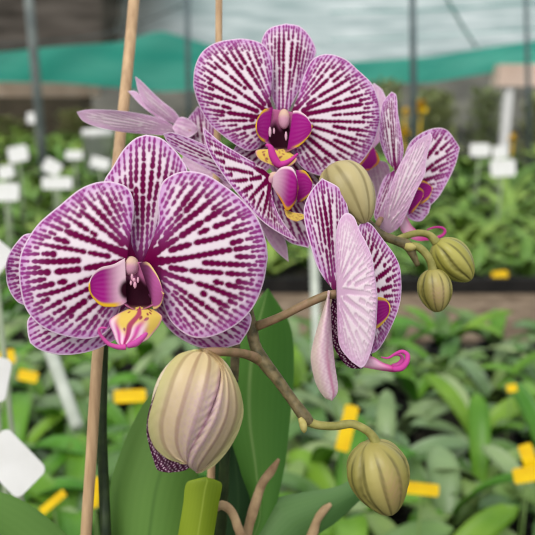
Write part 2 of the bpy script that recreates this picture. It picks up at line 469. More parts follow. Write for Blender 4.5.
ptube('lip_tendril', [(126,347,d-.012,6),(118,347,d-.013,5),(109,344,d-.014,4.2),(102,337,d-.015,3.4),(99,331,d-.016,2.8),(101,328,d-.017,2.4),(107,328,d-.017,1.6)], M['petal'], f1, 40, 10, PINK)
ptube('lip_tendril', [(128,346,d-.013,5),(136,343,d-.014,7),(143,337,d-.014,5.5),(147,333,d-.013,3)], M['petal'], f1, 24, 10, s2l((204,84,166)))
for a, b, c_, r_ in ((132,277,3.2,1.3),(135,285,3.4,1.6),(131,283,2.4,1.1),(138,280,3,1.1),(134,280,2,1.6)):
    V, Fc = ellipsoid(P(a, b, d - 0.006), UP, (c_*d/F, r_*d/F, r_*d/F)); link('callus', V, Fc, M['petal'], f1, cols=np.tile(s2l((226,170,190)), (len(V),1)))
ptube('flower_stalk', [(140,262,d+.008,7),(150,270,d+.02,7),(172,250,d+.03,8)], M['pedicel'], f1, 20)

# ---- hidden flower behind its left edge
d = 0.325
fh = flower((66, 268), d, 'flower hidden behind the largest one, only one petal edge showing', ell=(5, 4))
sheet('petal', [(70,266),(50,240),(28,233.5),(16,243),(8,256),(5.5,268)], [(70,270),(55,298),(34,305),(21,304),(13,297),(7,284),(5.5,268)], (2, 0, -6), fh, M['petal'], d0=d, ps=1.2, cv=(0, 2))
ptube('flower_stalk', [(66,268,d+.004,6),(80,262,d+.012,7),(112,250,d+.012,8)], M['pedicel'], fh, 16)

# ---- flower 2: top centre
d = 0.362
f2 = flower((284, 119), d - 0.001, 'topmost flower, facing the camera against the green netting', ell=(10.5, 5.8), ax=(0, -1, 0.2))
S = lambda *a, **k: sheet(*a, parent=f2, mat=M['petal'], d0=d, ps=1.5, **k)
S('petal', [(276,119),(271,100),(273,78),(272.5,60.5),(264,45),(247,39),(230.5,39.5),(213.6,43.6),(201,53.5),(194.5,69),(193,86)],
  [(276,119),(266,132),(260,147),(249,151),(239,147),(222,135),(208,122),(198,103),(193,86)], dep=(3, -2, 4), cv=(0, 3), bulge=2)
S('petal', [(288,119),(297,98),(304,75),(313,59),(328,54),(345,59),(358,70),(372,84),(379,102),(380.5,120)],
  [(288,119),(291,140),(296,160),(305,170),(318,175.5),(333,176),(348,172),(364,159),(375,140),(380.5,120)], dep=(3, -2, 5), cv=(0, 3), bulge=2)
S('sepal', [(282,123),(271,95),(266,75),(262,55),(262,39),(270,28),(286,23.5)], [(282,123),(297,95),(306,78),(314,60),(316,49),(309,35),(299,26),(286,23.5)], dep=(5, 7, 10), cv=(0, 3), kind='sepal', back_k=0.8)
S('sepal', [(276,135),(255,132),(240,140),(228,160)], [(276,135),(277,160),(255,175),(228,160)], dep=(5, 8, 10), kind='sepal')
S('sepal', [(288,135),(310,150),(325,170),(335,195)], [(278,140),(270,168),(300,192),(335,195)], dep=(5, 8, 10), kind='sepal')
S('throat', [(273,109),(263,122),(262,134),(268,145),(283,153)], [(292,112),(303,122),(305,135),(298,146),(283,153)], dep=(-1, 0, -4), cv=(0, -4), colfun=throat_col, ruffle=0)
S('lip_lobe', [(273,107),(263.5,110),(257.7,118.6),(256.5,129)], [(268,143),(263,141.5),(259,137),(256.5,129)], dep=(-3, -7, -10), colfun=lobe_col(base=LIPP, rimw=0.18), ruffle=0)
S('lip_lobe', [(293,111),(298.5,111),(306.5,116),(312.5,126)], [(287,151),(297,147.5),(304,142),(310,134.5),(312.5,126)], dep=(-3, -7, -11), cv=(0, 1), colfun=lobe_col(rimside=1, rimw=0.16, base=LIPP), ruffle=0)
S('lip_front', [(283,149),(270,149),(256,150.5),(260,160),(276,167)], [(283,149),(291,153),(297,159),(290,166),(276,167)], dep=(-2, -7, -10), cv=(0, 2), colfun=mid_col(keel=False, pinkfrom=0.85, seed=4), ruffle=0.0005, label='yellow lip front with maroon spots')
ptube('lip_tendril', [(265.5,145,d-.013,2),(270,147,d-.013,5.5),(273,156,d-.012,8),(278,164,d-.011,8),(284,164,d-.011,6.5),(291,160,d-.012,4.5),(298,153.5,d-.013,2)], M['petal'], f2, 40, 12, s2l((204,66,156)))
for a, b, c_, r_ in ((270,132,5,1.4),(286,136,4.4,1.2),(274,131,3,1.0)):
    V, Fc = ellipsoid(P(a, b, d - 0.0085), UP, (c_*d/F, r_*d/F, r_*d/F)); link('callus', V, Fc, M['petal'], f2, cols=np.tile(s2l((222,176,194)), (len(V),1)))
ptube('flower_stalk', [(283,115,d+.006,6),(278,125,d+.018,6),(262,140,d+.026,7)], M['pedicel'], f2, 20)

# ---- flower 3: in the middle, turned to the right and down
d = 0.345
f3 = flower((272, 180), d + 0.002, 'middle flower below the topmost one, turned towards lower right', ell=(9, 6), ax=(0.6, -1, 0))
S = lambda *a, **k: sheet(*a, parent=f3, mat=M['petal'], d0=d, **{'ps': 1.15, **k})
S('petal', [(271,176),(258,165),(240,154),(222,143),(210,133),(203,127.5),(207,146),(213.6,160),(229,183)],
  [(271,176),(272,195),(279,215),(290,232),(297,241.5),(279,233),(261,220),(244,201),(229,183)], dep=(0, -8, -10), cv=(0, 0), ka=2.2, bulge=-2, ps=1.1, em=2.2)
S('sepal', [(262,180),(235,158),(206,145),(188,137.5),(172,132.5),(163,134)], [(262,180),(235,187),(212,172.5),(193,161.6),(180,154),(168,143),(163,134)], dep=(3, 4, 2), cv=(2, 0), kind='sepal', kc=1.6)
S('sepal', [(274,180),(268,212),(286,240),(308.5,248)], [(280,180),(312,203),(316,230),(308.5,248)], dep=(2, 4, 4), kind='sepal')
S('sepal', [(256,212),(263,232),(275,250),(288.5,262)], [(256,212),(275,223),(286,242),(288.5,262)], dep=(6, 10, 12), kind='sepal', see='back')
S('petal', [(290,190),(300,180),(318,188),(330,215)], [(290,190),(300,225),(318,240),(330,215)], dep=(6, 12, 16))
S('lip_lobe', [(296,170),(305,171),(312,181),(312,187)], [(297,203),(303,201),(309.5,194),(312,187)], dep=(2, -1, -1), colfun=lobe_col(base=LIPP, rimw=0.17), ruffle=0)
S('lip_lobe', [(273,176),(281,167.5),(291,167),(296,174),(298.6,188)], [(272,186),(281,201),(287,211),(295,203),(298.6,188)], dep=(-2, -10, -8), cv=(0, 1), bulge=1, colfun=lobe_col(rimside=1, rimw=0.2, rim=s2l((230,160,50)), sw=0.35), ruffle=0)
S('lip_front', [(284,209),(292,212),(303,214),(305,218)], [(284,209),(287,217),(296,221.5),(305,218)], dep=(-4, -8, -10), colfun=mid_col(keel=False, pinkfrom=1.3, seed=6), ruffle=0, label='yellow lip front')
ptube('flower_stalk', [(268,182,d+.004,6),(255,178,d+.02,7),(240,190,d+.03,7)], M['pedicel'], f3, 20)

# ---- flower 4: seen edge-on behind, upper left
d = 0.40
f4 = flower((188, 132), d, 'upper left flower seen edge-on with narrow lilac petals', ell=(8, 5), ax=(1, -0.3, 0))
S = lambda *a, **k: sheet(*a, parent=f4, mat=M['petal'], d0=d, ps=1.3, **k)
S('petal', [(180,132),(168,122),(154,116.5),(133,112.5),(112,110.3),(88,109.5),(76.5,112)], [(180,132),(168,135),(148,134.5),(122,132),(97,127),(83,121),(76.5,112)], dep=(0, -4, -8), cv=(3, 0), kc=2.2, see='back')
S('petal', [(187,130),(175,112),(159,98.5),(142,82),(135,76.5)], [(187,130),(166,120),(149,107),(139,93),(135,76.5)], dep=(2, 4, 4), cv=(3, 0), kc=2.0, see='back')
S('sepal', [(172,125),(150,107),(137,92),(127.5,91)], [(172,125),(160,120),(142,106),(127.5,91)], dep=(6, 8, 8), kc=1.6, see='back')
S('sepal', [(205,160),(184,138),(186,122),(198,106)], [(205,160),(216,140),(212,118),(198,106)], dep=(2, 3, 0), kc=1.2, kind='sepal')
S('sepal', [(178,118),(183,117),(192,121),(200,130)], [(172,128),(178,136),(188,138),(200,130)], dep=(-2, -3, 0), kind='sepal', see='back')
S('sepal', [(236,178),(203,150),(187,152),(181,160)], [(236,186),(222,190),(196,177),(181,160)], dep=(3, 3, 3), kind='sepal', see='back')
ptube('flower_stalk', [(192,134,d+.004,5),(210,150,d+.01,6),(238,165,d-.015,6)], M['pedicel'], f4, 20)

# ---- flower 8: mostly hidden between the topmost flower and the right one
d = 0.405
f8 = flower((372, 152), d, 'flower mostly hidden behind the topmost one, only petal tips showing at right', ell=(5, 4))
S = lambda *a, **k: sheet(*a, parent=f8, mat=M['petal'], d0=d, ps=1.5, **k)
S('petal', [(372,150),(360,122),(364,95),(374,83)], [(372,150),(386,132),(388,108),(383,91),(374,83)], dep=(0, 2, 2), see='back')
S('petal', [(372,160),(360,176),(364,195),(376,206)], [(372,160),(388,164),(389,186),(376,206)], dep=(0, 0, -2), kind='sepal', see='back')
S('lip_lobe', [(373,147),(365,157),(358,167),(368,171)], [(373,147),(378,155),(379,163),(368,171)], dep=(-3, -7, -8), colfun=lobe_col(base=LIPP, rim=s2l((224,150,60)), rimw=0.3), ruffle=0)
ptube('flower_stalk', [(370,154,d+.004,5),(355,165,d-.005,6),(340,186,d-.025,6)], M['pedicel'], f8, 20)

# ---- flower 5: right
d = 0.380
f5 = flower((403, 190), d + 0.002, 'right flower in profile above the olive buds, pale petal back showing', ell=(9, 5), ax=(0.5, 0.8, 0))
S = lambda *a, **k: sheet(*a, parent=f5, mat=M['petal'], d0=d, ps=1.35, **k)
S('petal', [(404,188),(402,168),(408,146),(419,134.5),(435,128),(447,130),(455.4,140.6),(459.8,148)], [(404,188),(412,206),(425,208),(437,199),(447,183),(455.4,165),(459.8,148)], dep=(4, 8, 12), ka=1.5)
S('sepal', [(396,172),(386,158),(379.5,138),(380,118),(383,102),(391.5,91.5)], [(396,172),(402,160),(403.6,149),(401,131),(398,113),(396.5,96),(391.5,91.5)], dep=(2, 2, 4), kind='sepal', kc=2.0)
S('sepal', [(395,170),(384,178),(378,195),(374,215),(380,226)], [(395,170),(394,185),(390,205),(380,226)], dep=(0, -2, -2), kind='sepal', kc=1.6)
S('sepal', [(405,205),(418,202),(430,202.5),(429,213)], [(405,205),(407,217),(420,221.5),(429,213)], dep=(3, 4, 5), kind='sepal')
S('lip_lobe', [(414,186),(421,180.5),(428,183),(433,188)], [(417,205),(422,204),(429,198),(433,188)], dep=(2, 0, 0), colfun=lobe_col(base=LIPP, rim=s2l((228,170,60)), rimw=0.2), ruffle=0)
S('lip_lobe', [(409,190),(417,187),(423,190),(423.5,196)], [(408,215),(413,212),(419,204),(423.5,196)], dep=(-1, -4, -4), colfun=lobe_col(base=LIPP, rim=s2l((228,160,60)), rimw=0.25), ruffle=0)
S('petal', [(384,233),(377,222),(383,204),(390,188),(397,170),(406,154),(417,141),(430.5,132.5)], [(384,233),(391,233),(401,225),(410,206),(417,190),(425,174),(426,163),(429,149),(432.3,138),(430.5,132.5)], dep=(-8, -14, -6), cv=(2, 0), kc=1.9, see='back', relief=0.0006)
S('lip_front', [(400,222),(406,216),(413,227),(431,240)], [(400,222),(402,232),(416,240.5),(431,240)], dep=(-4, -4, -2), colfun=pink_col, ruffle=0, label='pink pointed lip front')
ptube('lip_tendril', [(426,239,d-.002,3),(436,238,d,3.5),(443,235,d,3.2),(445,230.5,d,3),(441,227.5,d,2.4),(434,227.5,d,2),(427,230,d,1.4)], M['petal'], f5, 40, 10, s2l((196,66,146)))
ptube('flower_stalk', [(397,190,d+.006,5),(388,205,d+.004,6),(377,226,d-.02,6)], M['pedicel'], f5, 20)

# ---- flower 6: lower right, in profile
d = 0.312
f6 = flower((345, 300), d + 0.004, 'lower right flower in profile on a bare pinkish stalk, curled lip tip', ell=(8, 6), ax=(1, 0.2, 0))
S = lambda *a, **k: sheet(*a, parent=f6, mat=M['petal'], d0=d, ps=1.15, **k)
S('petal', [(358,296),(354,260),(355,235),(362,222),(371,224),(384,240.6),(394,254),(400,267.5),(401.7,286)], [(358,296),(362,330),(370,352),(378.5,349.4),(387.5,335),(396.5,315),(400.5,300),(401.7,286)], dep=(6, 12, 18), ka=2.0)
S('sepal', [(335,292),(319,270),(311,247),(305,224),(304.3,207),(311,191),(322,178)], [(335,292),(341,265),(347,240),(349,215),(341,190),(322,178)], dep=(2, 3, 6), cv=(3, 0), kind='sepal', kc=1.3, back_k=0.7)
S('sepal', [(333,295),(329.5,320),(333,345),(347,366),(362,369)], [(333,295),(345,300),(360,330),(372,355),(362,369)], dep=(4, 6, 8), kind='sepal', colfun=bdark)
S('lip_lobe', [(370,297),(379,297),(386.5,299.5),(390,308)], [(370,329),(378,328),(387,318.5),(390,308)], dep=(3, 2, 0), colfun=lobe_col(base=LIPP, rimw=0.22, rim=s2l((226,186,70))), ruffle=0)
S('petal', [(337,292),(336,262),(335.5,238),(339,221),(346,213),(354,217),(359.5,230),(366.5,243),(372,257),(375.5,278),(377.7,297)],
  [(337,292),(337,319),(339,344),(347,357),(356,365),(363,367.3),(370,355),(375,335),(376.7,318),(377.7,297)], dep=(-2, -12, -12), cv=(0, 3), ka=2.6, see='back', relief=0.0004)
def lat_col(PX, PY, T, V):
    rs = np.sin(PX * 1.1 + np.sin(PY * 0.6) * 2) * np.sin(PY * 0.8 + PX * 0.3)
    c = mix(np.broadcast_to(s2l((226, 200, 206)), PX.shape + (3,)), s2l((196, 140, 172)), 0.3 + 0.28 * rs)
    c = mix(c, s2l((190, 96, 138)), 0.6 * np.exp(-((V - 0.45) / 0.16) ** 2) * sstep(0.3, 0.7, T))
    return mix(c, s2l((206, 194, 160)), 0.5 * sstep(0.2, -0.8, V))
S('sepal', [(329,290),(323,310),(316,332),(311,353),(311.5,366),(316,384),(324,397),(332,401)], [(329,290),(331,312),(332,335),(335,364),(338,390),(332,401)], dep=(-1, -7, -6), cv=(1, 3), bulge=3, colfun=lat_col, ruffle=0.0004)
S('lip_front', [(362,358),(372,356.5),(383,362.5),(394,366),(401,368)], [(362,367),(376,369.7),(388,371.5),(396.5,372),(401,368)], dep=(-2, -3, -3), colfun=pink_col, bulge=2, ruffle=0, label='pink pointed lip front')
ptube('lip_tendril', [(393,369,d-.004,5),(401,368,d-.005,6.5),(406.5,362,d-.005,5.5),(407.5,355,d-.004,4.8),(402,351.5,d-.003,4),(395,354,d-.003,3),(388,358,d-.003,2.2),(381,357,d-.003,1)], M['petal'], f6, 50, 10, s2l((204,74,158)))
ptube('lip_tendril', [(392,366,d+.001,4),(399,364,d+.001,5),(402.5,358.5,d+.001,4.2),(399,354.5,d+.001,3),(393,355.5,d+.001,2)], M['petal'], f6, 40, 10, s2l((214,90,170)))
ptube('flower_stalk', [(336,294,d+.002,9),(325,296,d+.002,9),(306,304,d+.003,8.6),(284,315,d+.006,8.6),(268,322,d+.008,9),(257,326,d+.010,10)], M['pedicel'], f6, 30)['label'] = 'bare pinkish brown flower stalk'

# ---- stems
sA = ptube('flower_spike', [(104,335,.38,9.5),(113,300,.36,9.5),(120,250,.338,9.5),(150,228,.335,9.5),(200,232,.332,10),(236,275,.326,11),(250,322,.322,12),
      (255,345,.320,12),(264,362,.318,14),(278,380,.316,11.5),(293,401,.314,11),(305,417,.312,13),(311,423,.312,9)], M['spike'], ROOT, 220, 14, bumps=0.06)
o_ = ptube('flower_spike_base', [(128,640,.40,12),(110,575,.395,11),(106,535,.385,11),(104,490,.39,10.5),(102,430,.388,10),(103,370,.385,9.5),(104,335,.38,9.5)], M['spike_dark'], ROOT, 60, 14)
o_['label'] = 'dark green lower length of spike beside the tan stake'
sA['label'] = 'lower flower spike arching down towards the lower right bud'
sB = ptube('flower_spike', [(234,380,.375,9),(238,300,.375,9),(240,230,.375,9),(246,170,.385,9),(280,150,.385,8.5),(320,175,.37,8.5),(345,204,.356,9),
      (366,222,.35,9.5),(380,234,.347,9.5),(394,240,.345,9),(407,245,.344,11),(413,255,.344,8),(418,266,.344,5)], M['spike'], ROOT, 220, 14, bumps=0.06)
o_ = ptube('flower_spike_base', [(205,640,.41,11),(218,560,.41,11),(223,500,.40,11),(226,440,.39,10),(234,380,.375,9)], M['spike_dark'], ROOT, 60, 14)
o_['label'] = 'dark green lower length of spike beside the second stake'
sB['label'] = 'upper flower spike ending among the olive buds'
def bract(pts): ptube('bract', pts, M['bract'], ROOT, 14, 10)
bract([(300,418,.310,5),(303,424,.309,8),(304,430,.309,6),(304,433,.309,1.5)])
bract([(405,246,.3425,7),(410,247,.342,9),(414,247,.342,6),(416,246,.342,2)])

# ---- buds
def bud(name_label, base, tip, width, d, tilt, c_lo, c_hi, c_line, ribs=12, roll=0.0, pw=(0.55, 0.75), patch=None, seed=0, hook=0.0):
    a = P(base[0], base[1], d); b = P(tip[0], tip[1], d + tilt)
    ax = b - a; ln = np.linalg.norm(ax); ax /= ln
    vd = CAM - (a + b) / 2; e1 = vd - (vd @ ax) * ax; e1 /= np.linalg.norm(e1); e2 = np.cross(ax, e1)   # e1 faces the viewer
    nt, na = 80, 120
    t = np.linspace(0, 1, nt); tt = 0.5 - 0.5 * np.cos(np.pi * t)
    R = width / 2 * d / F
    peak = pw[0] ** pw[0] * 1.0
    prof = np.sin(np.pi * tt ** pw[1]) ** pw[0]
    ang = np.linspace(0, 2 * np.pi, na, endpoint=False)
    A, TT = np.meshgrid(ang, tt)
    rs = np.random.RandomState(seed)
    wob = 0.35 * np.sin(TT * 5 + 2 * np.sin(A + seed))
    rb = np.cos(ribs * (A + roll) + wob)
    seam = np.exp(-((np.mod((A + roll) * 3 / (2 * np.pi) + 0.04 * np.sin(TT * 9), 1.0) - 0.5) / 0.05) ** 2)
    crinkle = np.sin(TT * 55 + 3 * np.sin(A * 5)) * np.exp(-((np.mod((A + roll) * 3 / (2 * np.pi), 1.0) - 0.5) / 0.09) ** 2)
    r = R * prof[:, None] * (1 + 0.022 * rb - 0.06 * seam + 0.008 * crinkle)
    off = hook * R * np.sin(np.pi * tt)
    V = a + (TT * ln)[..., None] * ax + (r * np.cos(A))[..., None] * e1 + (r * np.sin(A) + off[:, None])[..., None] * e2
    c = mix(np.broadcast_to(np.asarray(c_lo), V.shape), c_hi, sstep(0.0, 1.0, 0.5 + 0.5 * np.sin(3 * A + seed) * np.sin(np.pi * TT)))
    c = mix(c, np.broadcast_to(np.asarray(c_line), V.shape), 0.75 * sstep(0.55, 0.98, -rb) * sstep(0.02, 0.2, TT))
    c = mix(c, np.broadcast_to(np.asarray(c_line) * 0.6, V.shape), 0.5 * seam)
    if patch is not None:
        pc, pa, pt, ws, wt = patch
        k = np.exp(-((np.angle(np.exp(1j * (A - pa))) / ws) ** 2 + ((TT - pt) / wt) ** 2)) * (0.75 + 0.25 * np.sin(TT * 60 + 4 * np.sin(A * 9)))
        c = mix(c, np.broadcast_to(np.asarray(pc), V.shape), 0.85 * k)
    idx = np.arange(nt * na).reshape(nt, na); i2 = np.roll(idx, -1, 1)
    fa = np.stack([idx[:-1], i2[:-1], i2[1:], idx[1:]], -1).reshape(-1, 4)
    o = link('bud', V.reshape(-1, 3), fa, M['bud'], ROOT, origin=a, cols=c.reshape(-1, 3))
    o['label'] = name_label
    return o
OL, OH, OD = s2l((140, 132, 66)), s2l((170, 158, 92)), s2l((88, 84, 38))
b1 = bud('olive bud hanging lowest at right on a curved stalk', (369,442), (391,515), 62, .312, .004, OL, OH, OD, ribs=11, roll=0.35, seed=1, pw=(0.62, 0.74), patch=(s2l((170,140,100)), -0.35, 0.55, 0.35, 0.3))
ptube('bud_stalk', [(307,421,.312,10),(318,425,.312,8.6),(335,426,.312,8.4),(352,424,.312,8.4),(366,430,.312,8.6),(373,437,.312,9.5),(377,446,.312,12)], M['pedicel_green'], b1, 40)
b2 = bud('green olive bud at far right, pointing down right', (436,242), (471,280), 38, .350, .002, s2l((144,140,62)), s2l((172,164,84)), OD, ribs=10, roll=0.9, seed=2, pw=(0.55, 0.80))
ptube('bud_stalk', [(396,240,.345,6.5),(406,236,.346,7),(418,233,.348,7),(429,235,.35,7.5),(437,243,.35,10)], M['pedicel_green'], b2, 30)
b3 = bud('small olive bud with pinkish patch, in front of the far right bud', (432,269), (438,312), 34, .342, .002, OL, OH, OD, ribs=10, roll=0.2, seed=3, pw=(0.5, 0.85), patch=(s2l((176,146,112)), -0.2, 0.55, 0.45, 0.28))
ptube('bud_stalk', [(409,246,.344,8),(418,247,.343,8),(426,254,.342,8),(431,263,.342,8),(433,273,.342,10)], M['pedicel_green'], b3, 30)
b4 = bud('pale yellow bud in the middle, above the lower right flower', (333,166), (365,224), 53, .335, -.010, s2l((158,144,96)), s2l((184,168,120)), s2l((122,108,64)), ribs=9, roll=0.5, seed=4, pw=(0.5, 0.78))
ptube('bud_stalk', [(333,168,.337,8),(328,172,.345,7),(330,182,.36,7)], M['pedicel_green'], b4, 20)

# ---- the big opening bud
d = 0.293
CB, CT = np.array([204., 350.]), np.array([180., 474.])
def bigprof(a): return np.sin(np.pi * np.clip(a, 0.0, 1.0) ** 0.82) ** 0.5
b5 = bud('largest bud, cream flushed with purple, about to open', (204,351), (182,468), 84, d, .0, s2l((206,190,150)), s2l((222,206,176)), s2l((178,150,128)), ribs=8, roll=0.3, seed=5, pw=(0.55, 0.80))
def bdep(extra):
    ax = (CT - CB); ln = np.linalg.norm(ax); ax = ax / ln; pe = np.array([-ax[1], ax[0]])
    def f(PX, PY, T, V):
        al = ((PX - CB[0]) * ax[0] + (PY - CB[1]) * ax[1]) / ln; cr = (PX - CB[0]) * pe[0] + (PY - CB[1]) * pe[1]
        R = 48.5 * np.sin(np.pi * np.clip(al * 0.96 + 0.03, 0.01, 0.99) ** 0.85) ** 0.55
        return d - np.sqrt(np.clip(R ** 2 - cr ** 2, 4, None)) * d / F - extra * (1 - 0.8 * np.abs(V) ** 4) - 0.0003 * np.cos(V * 11.0 + 0.25 * np.sin(T * 7)) - 0.00012 * np.sin(T * 70 + 3 * np.sin(V * 7)) * np.abs(V) ** 2
    return f
def bsep(seedn, side):
    def f(PX, PY, T, V):
        rib = np.cos(V * 11.0 + 0.25 * np.sin(T * 7))
        rs = np.random.RandomState(seedn)
        mott = np.sin(PX * 0.9 + 2 * np.sin(PY * 0.35)) * np.sin(PY * 0.75 + 2.2 * np.sin(PX * 0.33))
        c = mix(np.broadcast_to(s2l((194, 172, 128)), PX.shape + (3,)), s2l((146, 116, 82)), 0.8 * sstep(0.3, 0.95, rib))
        near = sstep(-0.3, 0.9, V * side)
        c = mix(c, s2l((192, 160, 178)), (0.25 + 0.55 * near) * sstep(0.15, 0.5, T) * (0.65 + 0.2 * mott))
        c = mix(c, s2l((122, 62, 98)), 0.65 * sstep(0.84, 0.99, V * side) * sstep(0.12, 0.3, T))
        c = mix(c, s2l((176, 132, 152)), 0.4 * near * sstep(0.3, 0.9, mott) * sstep(0.2, 0.5, T))
        return mix(c, s2l((182, 180, 112)), 0.65 * sstep(0.35, 0.95, -V * side))
    return f
sheet('inner_petal', [(160,380),(149,410),(146.5,430),(150,448),(158,470)], [(190,400),(192,440),(190,466),(176,472),(158,470)], bdep(-0.0012), b5, M['bud'], colfun=bdark, d0=d, label='dark striped petal showing between the sepals')
sheet('outer_sepal', [(203,351),(186,351.5),(174,358),(162,376),(152,405),(148,425),(153,445),(168,459),(187,464)],
      [(203,351),(216,358),(220,368),(219,385),(214,402),(206,422),(196,441),(190,454),(187,464)], bdep(0.0008), b5, M['bud'], colfun=bsep(1, 1), d0=d, thick=0.001, ruffle=0)
sheet('outer_sepal', [(206,351),(217,361),(221,374),(218,392),(211,412),(200,433),(190,450),(187,464),(197,473)],
      [(206,351),(222,360),(237,382),(243.5,408),(240,428),(231,446),(221,459),(211,468),(197,473)], bdep(0.0014), b5, M['bud'], colfun=bsep(2, -1), d0=d, thick=0.001, ruffle=0)
ptube('bud_stalk', [(200,353,d+.004,9),(211,352,d+.004,9.5),(228,352,d+.010,9),(245,354,d+.018,9.5),(258,359,d+.024,11),(264,363,.318,12)], M['pedicel'], b5, 30)

# ---- leaves of the orchid
def leafcol(c1, c2, mid, band=0.0, edge=None):
    c1, c2, mid = s2l(c1), s2l(c2), s2l(mid)
    def f(PX, PY, T, V):
        vn = 0.5 + 0.5 * np.sin(V * 34 + np.sin(T * 6))
        c = mix(np.broadcast_to(c1, PX.shape + (3,)), c2, 0.4 + 0.06 * vn + 0.3 * np.sin(T * 4 + V * 2))
        c = mix(c, mid, 0.7 * np.exp(-((V - band) / 0.05) ** 2))
        if edge is not None: c = mix(c, s2l(edge), sstep(0.93, 0.99, np.abs(V)))
        return c
    return f
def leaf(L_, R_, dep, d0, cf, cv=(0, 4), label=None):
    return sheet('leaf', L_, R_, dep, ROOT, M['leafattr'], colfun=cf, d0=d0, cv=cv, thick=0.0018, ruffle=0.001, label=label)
leaf([(128,640),(112,580),(108,535),(110,488),(119,456),(132,425),(150,395),(185,365),(205,358)], [(150,640),(172,580),(184,535),(194,490),(206,450),(216,410),(222,385),(220,365),(205,358)], (-5, 5, 30), .395,
     leafcol((66,104,36), (106,144,66), (76,112,46), 0.1), label='broad upright leaf behind the largest bud')
leaf([(200,640),(222,575),(252,520),(240,470),(226,420),(224,370),(238,325),(268,288)], [(215,640),(250,580),(272,520),(284,470),(290,420),(294,370),(290,325),(268,288)], (0, 20, 40), .40,
     leafcol((58,108,34), (96,146,60), (140,172,98), -0.25), label='tall upright leaf behind the lower flower spike')
leaf([(190,640),(205,570),(214,500),(214,455),(225,415),(240,400)], [(215,640),(250,580),(262,515),(258,470),(248,425),(240,400)], (10, 20, 30), .425, leafcol((38,66,36), (58,92,52), (70,104,60)), label='dark green leaf beside the second stake')
leaf([(165,640),(172,575),(178,535),(183,505),(186,484),(196,479),(206,477)], [(190,640),(208,575),(214,535),(219,503),(222,485),(216,480),(206,477)], (-10, -10, -6), .375, leafcol((98,120,14), (140,158,40), (150,166,60), 0.1), cv=(0, 3), label='short yellow-green leaf under the largest bud')
leaf([(170,640),(215,590),(264,510),(276,498),(311,491),(338,486),(358,474),(374,462)], [(185,640),(240,620),(280,565),(310,540),(334,524),(352,508),(368,490),(374,462)], (0, 0, 30), .41, leafcol((72,112,56), (116,152,92), (96,134,72), 0.2), cv=(0, 8), label='folded leaf running to the lower right bud')
leaf([(130,640),(90,560),(62,530),(30,505),(0,492),(-30,488),(-70,494)], [(110,640),(70,620),(30,600),(-5,580),(-35,550),(-60,520),(-70,494)], (0, -20, -30), .40, leafcol((70,110,44), (108,146,72), (92,130,60), 0.1), label='leaf crossing the lower left corner')
# pot and mix (below the frame)
def lathe(prof, c, n=40):
    V = []; Fc = []
    for r, z in prof:
        for j in range(n):
            a = 2 * math.pi * j / n; V.append((c[0] + r * math.cos(a), c[1] + r * math.sin(a), c[2] + z))
    for i in range(len(prof) - 1):
        for j in range(n):
            k = (j + 1) % n; Fc.append((i * n + j, i * n + k, (i + 1) * n + k, (i + 1) * n + j))
    Fc.append(tuple(range(n))[::-1]); Fc.append(tuple(range((len(prof) - 1) * n, len(prof) * n)))
    return np.array(V), Fc
V, Fc = lathe([(.052, 0), (.07, .095), (.075, .096), (.075, .106), (.068, .106), (.067, .085)], (-.07, .385, .28)); link('pot', V, Fc, M['pot'], ROOT)
V, Fc = lathe([(.06, .07), (.0665, .084), (.03, .092), (.001, .094)], (-.07, .385, .28)); link('potting_mix', V, Fc, M['bark'], ROOT)
V, Fc = lathe([(.11, 0), (.11, .012), (.085, .27), (.085, .28), (.02, .28)], (-.07, .385, 0)); st_ = link('upturned_pot', V, Fc, M['pot']); tag(st_, 'upturned black pot the flowering orchid stands on', 'pot')

# ---- stakes
s1 = ptube('bamboo_stake', [(136,-30,.44,11),(134,0,.437,11),(127,75,.427,11),(119,150,.415,11),(109,250,.392,10.5),(98,350,.372,11),(91,460,.376,11),(86,535,.382,11),(82,640,.40,11)], M['bamboo'], None, 60, 14)
tag(s1, 'tan bamboo stake running from the top left down past the largest flower', 'stake')
s2_ = ptube('bamboo_stake', [(220,-30,.40,7),(219,0,.40,7),(218.5,60,.40,7),(216,200,.40,7.5),(213,350,.40,8),(211,480,.40,8),(209,560,.41,8),(205,640,.42,8)], M['bamboo'], None, 60, 14)
tag(s2_, 'thin bamboo stake rising behind the topmost flower', 'stake')

# ---- dry curled sheaths near the leaf bases
def dry(pts, label):
    o = ptube('dry_stalk', pts, M['dry'], None, 50, 10, bumps=0.1); tag(o, label, 'dry stalk', 'dry stalks by the leaf bases')
dry([(279,459,.40,3),(272,470,.40,8),(262,484,.40,9),(255,505,.40,10),(248,530,.40,10),(240,570,.40,10),(205,620,.395,10),(182,632,.392,8)], 'longest dry tan stalk, curving up between the leaves')
dry([(214,510,.385,6),(222,505,.384,9),(231,511,.384,9),(237,525,.385,9),(240,545,.387,9),(220,590,.39,9),(182,626,.385,8)], 'short curled dry stalk beside the yellow-green leaf')
dry([(331,504,.42,4),(324,510,.42,8),(316,520,.42,10),(311,536,.42,12),(295,570,.42,11),(230,615,.41,9),(190,632,.40,8)], 'dry stalk in front of the folded leaf, bottom centre')

